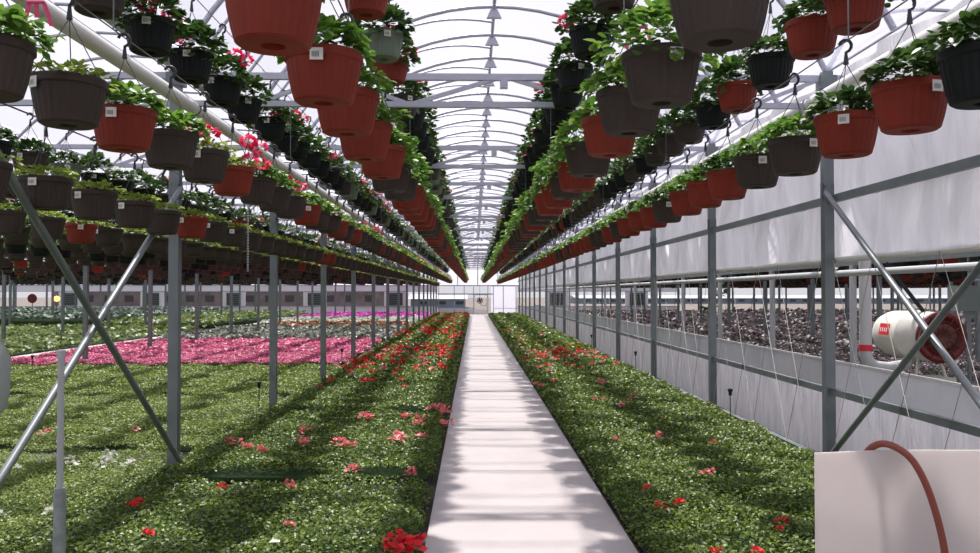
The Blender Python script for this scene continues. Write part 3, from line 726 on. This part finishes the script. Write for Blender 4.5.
for pv, pr, key, i, y, c, k in indiv:
    r = ROWS[key]; rs = r['rs']; lo = 0 if y < 8.5 else 1
    # every basket turns a little its own way
    o = empty('hanging_basket', (r['x'] + rs.uniform(-.012, .012), y, r['zb'] + rs.uniform(-.008, .008)), rs.uniform(-.55, .55))
    pos = indiv_vis[key].index(i)
    gk = key[0] == 'F'
    if gk or pos >= len(ORD):
        lab = f'small {CW[c]} basket with {FW[k]}, far along the {r["place"]}'
    else:
        lab = f'{CW[c]} basket of {FW[k]}, {ORD[pos]}{" to camera" if pos == 0 else " back"} in {r["place"]}'
    ws = lab.split()
    if len(ws) > 16: lab = lab.replace('bright green leaves', 'leaves').replace('dark green leaves', 'leaves').replace('trailing green leaves', 'leaves').replace('low yellow green seedlings', 'seedlings').replace('leafy geraniums', 'geraniums').replace('second from the walkway on the', 'second out from walkway at').replace(' to camera', '')
    if len(lab.split()) > 16: lab = ' '.join(lab.replace('small ', '').split()[:16])
    tag(o, lab, 'hanging basket', 'hanging baskets in the ' + r['place'])
    link('pot', (PM0 if lo == 0 else PM1)[c], o)
    fo = link('foliage', FM[k, lo, rs.randrange(4)], o); fo.rotation_euler.z = rs.uniform(0, 6.28)
    w = link('hanger_wires', WM if lo == 0 else WM1, o); h = link('hook', HM if lo == 0 else HM1, w)
    if r['hk'] != HT: w.location.z = PH * (1 - (r['hk'] + .0) / HT) * 1.0; w.scale.z = (r['hk'] + 0.0) / HT
    if rs.random() < .8 and y < 9: link('price_tag', TGM, o)
    fl = r['flo'] if k in ('geranium', 'dull') or key == 'Ld' else 0
    if rs.random() < fl:
        q = link('flower_heads', FLM[r['fc'], rs.randrange(3)], o); q.rotation_euler.z = rs.uniform(0, 6.28)

# the rest of the baskets, hundreds of them far off, as one mesh per house
def lod2(c_i, k, seed, flower):
    m = MB(); pot_mb(10, m); V, Tt, M = tri_of(m); M = np.where(M == 0, c_i, 4)
    parts = [(V, Tt, M)]
    Vf, Tf = foliage_arrays('leafy' if k == 'dull' else k, 44, seed, 2.1); parts.append((Vf, Tf, np.full(len(Tf), {'low': 5, 'geranium': 6, 'dull': 6, 'drape': 7, 'leafy': 7}[k])))
    m = MB(); wires_mb(m, 0, .004, 3); m.tube([(0, 0, PH + .25), (0, 0, PH + .30), (.025, 0, PH + .33), (0, 0, PH + HT), (-.025, 0, PH + .33)], .009, 3, 0)
    V, Tt, M = tri_of(m); parts.append((V, Tt, np.full(len(Tt), 8)))
    if flower:
        rs = np.random.RandomState(seed); n = 14; c = np.array([rs.uniform(-.12, .12), rs.uniform(-.15, .15), PH + .17]); d = rs.normal(size=(n, 3)); d /= np.linalg.norm(d, axis=1)[:, None]
        V, Tt = leaves_arrays(QUAD, c + d * .03, rs.uniform(0, 6.28, n), rs.uniform(-1, 1, n), np.full(n, .055)); parts.append((V, Tt, np.full(len(Tt), 8 + flower)))
    b = 0; vs = []; ts = []; ms = []
    for V, Tt, M in parts: vs.append(V); ts.append(Tt + b); ms.append(M); b += len(V)
    return np.concatenate(vs), np.concatenate(ts), np.concatenate(ms)
L2 = {}
def emit(name, items, label):
    vs = []; ts = []; ms = []; b = 0
    for pv, pr, key, i, y, c, k in items:
        r = ROWS[key]; rs = r['rs']; ff = (1 if r['fc'] == 'rose' else 2) if rs.random() < r['flo'] * .7 else 0
        kk = ([T_, B_, D_, S_].index(c), k, rs.randrange(3), ff)
        if kk not in L2: L2[kk] = lod2(*kk)
        V, Tt, M = L2[kk]; a = rs.uniform(0, 6.28); ca, sa = math.cos(a), math.sin(a)
        V2 = np.stack([V[:, 0] * ca - V[:, 1] * sa + r['x'], V[:, 0] * sa + V[:, 1] * ca + y, V[:, 2] + r['zb']], 1)
        vs.append(V2); ts.append(Tt + b); ms.append(M); b += len(V)
    V = np.concatenate(vs); Tt = np.concatenate(ts); M = np.concatenate(ms)
    order = [(V, Tt, 0)]
    me = np_mesh(name, order, ['pot_terracotta', 'pot_brown', 'pot_dark', 'pot_sage', 'soil', 'leaf_yellow', 'leaf_geranium', 'leaf_bright', 'hook', 'petal_rose', 'petal_salmon'])
    me.polygons.foreach_set('material_index', M.astype(np.int32)); me.update()
    tag(link(name, me), label, 'hanging baskets', kind='stuff')
near_hidden = [t for t in rest if t[4] < 3.0 and t[2][0] in 'LR']
rest = [t for t in rest if not (t[0] == 1 and t[4] < 2.0)]
emit('distant_hanging_baskets', rest, 'hundreds of small hanging baskets far off in long overhead rows')

# cables the hooks hang from, with drop rods from the trusses
for key in ('La', 'Lb', 'Lc', 'Ld', 'Lf', 'Le', 'Lg', 'Ra', 'Rb', 'Rc', 'Rd'):
    r = ROWS[key]; z = r['zb'] + PH * 1 + r['hk'] - .012
    if r['hk'] != HT: z = r['zb'] + PH + r['hk'] - .012
    t = empty('basket_cable', (r['x'] - .004, 0, z)); tag(t, 'thin steel cable carrying the %s' % r['place'].replace('row', 'row of baskets', 1), 'cable')
    m = MB(); m.tube([(0, -3, 0), (0, 60, 0)], .0035, 5); m.build('cable', 'wire', t)
    for y in FY:
        if y < 3: continue
        zt = TZ0 - .03 - z if z < TZ0 else TZ1 + .04 - z
        m = MB(); m.bar((0, y, 0), (0, y, zt), .005, .005); m.build('drop_rod', 'steel', t)

# ------------------------------------------------------------------ ropes against the side curtain
for k in range(0, 9):
    ya = FY[k + 4] + .12
    t = MB(); pts = []
    n = 4
    for q in range(n + 1):
        pts.append((XR + .0 - .02, ya + q * 3.4 / n, CB - .01 if q % 2 == 0 else .10))
    t.tube(pts, .0032, 5)
    pts2 = [(XR - .03, ya + .25 + q * 3.2 / n, .10 if q % 2 == 0 else CB - .01) for q in range(n + 1)]
    t.tube(pts2, .0028, 5)
    place = ['nearest the camera', 'in the second bay from camera', 'in the third bay from camera', 'in the fourth bay from camera'][k] if k < 4 else 'in the far bays'
    tag(t.build('tie_rope', 'rope'), 'thin pale rope zigzagging across the side curtain ' + place, 'rope', 'ropes along the side curtain')

# ------------------------------------------------------------------ heater in the right house
ht = empty('space_heater', (5.9, 10.4, 0)); tag(ht, 'white drum space heater with dark red face behind the side wall', 'heater')
hd = Vector((.10, 1.0, .0)); ax = Vector((.42, 1.0, 0)).normalized()
C0 = Vector((0, 0, 1.04)); 
def along(d, r=0, a=0):
    n1 = Vector((ax.y, -ax.x, 0)); return C0 + ax * d + n1 * (r * math.cos(a)) + Vector((0, 0, 1)) * (r * math.sin(a))
def ring_body(prof, n=32):
    m = MB(); v = []
    for d, r in prof: v += [along(d, r, 2 * PI * k / n) for k in range(n)]
    f = [(j * n + k, j * n + (k + 1) % n, (j + 1) * n + (k + 1) % n, (j + 1) * n + k) for j in range(len(prof) - 1) for k in range(n)]
    m.add(v, f, 0, True); return m
# drum runs back and to the left of the face
ax = Vector((-.03, 1, 0)).normalized()
m = ring_body([(.02, .30), (.03, .315), (.5, .325), (.51, .332), (.53, .325), (1.05, .315), (1.18, .28), (1.26, .18), (1.28, .0)]); m.build('drum', 'heater_white', ht)
m = ring_body([(.02, .325), (-.02, .33), (-.04, .32), (-.04, .25), (0., .24), (.01, 0)]); m.build('face', 'heater_red', ht)
m = ring_body([(-.045, .17), (-.055, .175), (-.055, .10), (-.04, .09), (-.03, .0)]); m.build('burner_ring', 'heater_brown', ht)
m = MB()
for k in range(12): 
    a = PI * k / 6; m.tube([along(-.06, .07, a), along(-.05, .31, a)], .006, 5)
m.tube([along(-.055, .2, 2 * PI * k / 24) for k in range(25)], .006, 5, caps=False)
m.build('guard', 'heater_brown', ht)
m = MB()
aa0 = PI * .93
dd = [along(.66 + .25 * i, .334, aa0 - .24 + .48 * j) for i in (0, 1) for j in (0, 1)]
m.add(dd, [(0, 1, 3, 2)], 0)
for q in range(4):
    m.add([along(.69 + .05 * q + e * .022, .338, aa0 + .02 + f_ * .08) for e, f_ in ((0, -1), (1, -1), (1, 1), (0, 1))], [(0, 1, 2, 3)], 1)
m.build('brand_plate', ['decal_red', 'decal_white'], ht)
m = MB(); m.box(-.22, .22, .05, .45, .30, .52); m.build('control_box', 'heater_white', ht)
for a in (-.2, .2):
    for b in (.1, .4):
        m = MB(); m.box(a - .015, a + .015, b - .015, b + .015, 0, .30); m.build('leg', 'heater_white', ht)
    m = MB(); m.tube([(a, .25, .50), (a * .6, .3, .80)], .02, 6); m.build('strut', 'heater_white', ht)
m = MB(); m.tube([(-.82, .3, 2.3), (-.82, .3, .85), (-.80, .3, .72), (-.70, .32, .64), (-.5, .36, .62), (-.25, .4, .66), (-.1, .5, .78)], [.075, .075, .08, .085, .08, .075, .07], 12); m.build('duct', 'duct', ht)
m = MB(); m.tube([(-.82, .3, .93), (-.82, .3, .85)], .082, 12); m.build('duct_band', 'decal_red', ht)
m = MB(); m.bar((-.45, .5, 2.0), (-.05, .3, 1.35), .05, .05); m.build('hanger_strap', 'black', ht)
bx = empty('control_cabinet', (6.6, 11.0, 1.36)); tag(bx, 'dark grey green control cabinet with handle hung by the heater', 'cabinet')
m = MB(); m.box(-.2, .35, -.12, .12, 0, .34); m.build('body', 'box_grey', bx)
m = MB(); m.tube([(-.05, -.05, .34), (-.03, -.05, .40), (.3, -.05, .42), (.33, -.05, .34)], .015, 6); m.build('handle', 'bright_pipe', bx)
m = MB(); m.bar((.05, .05, .34), (.05, .05, .8), .02, .02); m.bar((.05, .05, -.1), (.05, .05, -1.28), .04, .04); m.box(-.0, .1, 0, .1, -.1, 0); m.build('mount', 'steel', bx)

# dark bundle hanging in the right house
t = empty('hanging_vine', (9.0, 31.0, 1.2)); tag(t, 'dark dangling plant seen through the gap below the curtain', 'plant')
V, Tn = leaves_arrays(ROUND, np.stack([NR.normal(0, .16, 60) + np.linspace(-.3, .3, 60), NR.normal(0, .1, 60), np.linspace(-.4, .7, 60)], 1), NR.uniform(0, 6, 60), NR.uniform(-1, 1, 60), NR.uniform(.15, .3, 60))
link('foliage', np_mesh('foliage', [(V, Tn, 0)], ['leaf_geranium']), t)
m = MB(); m.tube([(-.3, 0, -.4), (.3, 0, .7), (.3, 0, 1.6)], .01, 5); m.build('stem', 'wire', t)

# ------------------------------------------------------------------ white board and hose, front right
bo = empty('white_board', (1.50, 3.80, 0)); tag(bo, 'upright white plastic board at the front right corner', 'board')
V, Tt = [], []
n = 24; m = MB(); L = 1.35; H = CAMZ - 161 * 3.8 / F
vs = []
for s in (0, .012):
    for i in range(n + 1):
        x = L * i / n; yy = s + .010 * math.sin(3.2 * x) + .02 * x; zt = H + .012 * x + .004 * math.sin(5 * x)
        vs += [(x + .068, yy, .0), (x + .068, yy + .004, zt)]
k = 2 * (n + 1)
f = []
for i in range(n):
    a = 2 * i; f += [(a, a + 2, a + 3, a + 1), (k + a, k + a + 1, k + a + 3, k + a + 2), (a + 1, a + 3, k + a + 3, k + a + 1), (a, k + a, k + a + 2, a + 2)]
f += [(0, 1, k + 1, k), (2 * n, k + 2 * n, k + 2 * n + 1, 2 * n + 1)]
m.add(vs, f, 0); m.build('board', 'board', bo)
for sx in (.2, 1.2):
    m = MB(); m.box(sx, sx + .03, .02, .30, 0, .03); m.bar((sx + .015, .29, .02), (sx + .015, .045, .30), .02, .02); m.build('foot', 'steel', bo)
def pt(px, py, Y): return ((px - 474) / F * Y, Y, CAMZ - (py - 293) / F * Y)
hp = [pt(842, 700, 4.25), pt(845, 600, 4.2), pt(850, 540, 4.15), pt(858, 490, 4.05), pt(866, 458, 3.95), pt(878, 446, 3.83), pt(893, 446, 3.78), pt(912, 458, 3.74), pt(926, 480, 3.72), pt(937, 510, 3.71), pt(946, 548, 3.70), pt(952, 600, 3.69), pt(955, 640, 3.68)]
hp = [p if p[2] > .03 else (p[0], p[1], .03) for p in hp]
def smooth(pts, n=6):
    out = []
    P = [pts[0]] + list(pts) + [pts[-1]]
    for i in range(1, len(P) - 2):
        for k in range(n):
            t = k / n; out.append(tuple(.5 * ((2 * P[i][j]) + (-P[i - 1][j] + P[i + 1][j]) * t + (2 * P[i - 1][j] - 5 * P[i][j] + 4 * P[i + 1][j] - P[i + 2][j]) * t * t + (-P[i - 1][j] + 3 * P[i][j] - 3 * P[i + 1][j] + P[i + 2][j]) * t ** 3) for j in range(3)))
    out.append(pts[-1]); return out
m = MB(); m.tube(smooth(hp), .016, 12); tag(m.build('hose', 'hose'), 'reddish brown hose looping over the top of the white board', 'hose')

# ------------------------------------------------------------------ standpipe and jug, front left
sp = empty('standpipe', ((66 - 474) / F * 4.5, 4.5, 0)); tag(sp, 'thin grey plastic standpipe with a thicker wrapped foot at front left', 'pipe')
m = MB(); m.tube([(0, 0, .5), (0, 0, 1.29)], .017, 10); m.tube([(0, 0, 1.25), (0, 0, 1.295)], .022, 10); m.build('pipe', 'grey_pvc', sp)
m = MB(); m.tube([(0, 0, 0), (0, 0, .20), (0, 0, .30), (0, 0, .40), (0, 0, .53), (0, 0, .56)], [.031, .031, .033, .030, .032, .026], 12); m.build('sleeve', 'sleeve', sp)
jg = empty('spray_tank', (-1.835, 3.1, .0)); tag(jg, 'pale grey plastic tank cut off by the left edge of the picture', 'tank')
zc = CAMZ - (375 - 293) / F * 3.1
m = MB(); m.lathe([(.0, -.165), (.07, -.16), (.105, -.12), (.112, -.05), (.115, .06), (.10, .10), (.07, .15), (.035, .18), (.035, .21), (0, .21)], 24, c=(0, 0, zc)); m.build('tank', 'jug', jg)
m = MB(); m.lathe([(.0, zc - .166), (.05, zc - .167), (.05, .02), (.1, .0), (0, 0)][1:4], 12); m.build('stand', 'grey_pvc', jg)
m = MB(); m.lathe([(.04, .195), (.042, .24), (0, .245)], 16, c=(0, 0, zc)); m.build('cap', 'grey_pvc', jg)

# pull chain under the left baskets
m = MB(); 
x, y = (249 - 474) / F * 7.9, 7.9; z0 = CAMZ + 21 * y / F; z1 = CAMZ + 1.68
z = z0
while z < z1: m.lathe([(0, 0), (.010, .008), (.010, .018), (0, .026)], 6, c=(x, y, z)); z += .026
tag(m.build('pull_chain', 'grey_pvc'), 'thin pull chain hanging down among the left baskets', 'chain')

# ------------------------------------------------------------------ sprinkler stakes
def stake(x, y, h, lab, base=0):
    t = empty('sprinkler_stake', (x, y, base)); tag(t, lab, 'sprinkler', 'sprinkler stakes in the beds')
    m = MB(); m.tube([(0, 0, 0), (0, 0, h)], .006, 6); m.build('stake', 'black', t)
    m = MB(); m.lathe([(0, h - .02), (.018, h - .02), (.020, h + .02), (.03, h + .035), (.03, h + .055), (.012, h + .06), (0, h + .07)], 10); m.build('sprinkler_head', 'black', t)
stake(3.0, 9.7, .42, 'black sprinkler stake in right bed, nearest the camera')
stake(3.0, 15.4, .46, 'black sprinkler stake second along the right bed edge')
stake(3.0, 21.2, .48, 'black sprinkler stake third along the right bed edge')
stake(-2.72, 10.6, .42, 'black sprinkler stake between first two left posts')
stake(-2.72, 17.2, .40, 'black sprinkler stake near the pink petunias by the posts')
stake(-8.4, 16.0, .36, 'thin sprinkler stake before the pink petunias at far left')
# amber lamp and a round red sign by the far left end wall
t = empty('work_lamp', ((61 - 474) / F * 52, 52, 0)); tag(t, 'glowing amber work lamp on a pole by the far left end wall', 'lamp')
m = MB(); m.tube([(0, 0, 0), (0, 0, 1.1)], .03, 8); m.build('pole', 'steel', t)
m = MB(); m.lathe([(0, 1.06), (.14, 1.12), (.20, 1.24), (.14, 1.36), (0, 1.42)], 14); m.build('lamp_shade', 'lamp_glow', t)
t = empty('round_sign', ((37 - 474) / F * 54, 54, 0)); tag(t, 'round dull red sign on a pole by the far left end wall', 'sign')
m = MB(); m.tube([(0, .03, 0), (0, .03, 1.3)], .03, 8); m.build('pole', 'steel', t)
m = MB(); m.tube([(0, -.02, 1.25), (0, .02, 1.25)], .30, 20); m.build('sign_face', 'heater_red', t)
# fallen scrap on the left bed
p = unproj(276, 540, hL + .03); m = MB()
m.add([(-.03, 0, 0), (0, -.012, .008), (.035, .0, .004), (.03, .012, .012), (-.01, .014, .014)], [(0, 1, 4), (1, 2, 3), (1, 3, 4)])
m.add([(-.03, 0, -.002), (0, -.012, .006), (.035, .0, .002), (.03, .012, .010), (-.01, .014, .012)], [(0, 4, 1), (1, 3, 2), (1, 4, 3)])
tag(m.build('paper_scrap', 'tag', None, p), 'small white scrap lying on the near left bed', 'scrap')

# pink ribbons tied to cables
for x, y, z, s in ((-2.05, 3.9, 1.36, 'left'), (.78, 3.9, 1.26, 'right')):
    m = MB()
    for dx, dl in ((-.03, .10), (.0, .07), (.035, .11)):
        m.add([(dx - .008, 0, 0), (dx + .010, 0.004, 0), (dx * 2 + .012, .01, -dl), (dx * 2 - .008, .004, -dl), (dx - .008, .003, 0), (dx + .010, .007, 0), (dx * 2 + .012, .013, -dl), (dx * 2 - .008, .007, -dl)], [(0, 1, 2, 3), (7, 6, 5, 4), (0, 4, 5, 1), (1, 5, 6, 2), (2, 6, 7, 3), (3, 7, 4, 0)])
    m.tube([(-.04, 0, 0), (.04, 0, 0)], .008, 6)
    tag(m.build('ribbon', 'ribbon', None, (x, y, CAMZ + z)), f'pink plastic ribbon tied up among the {s} baskets', 'ribbon')
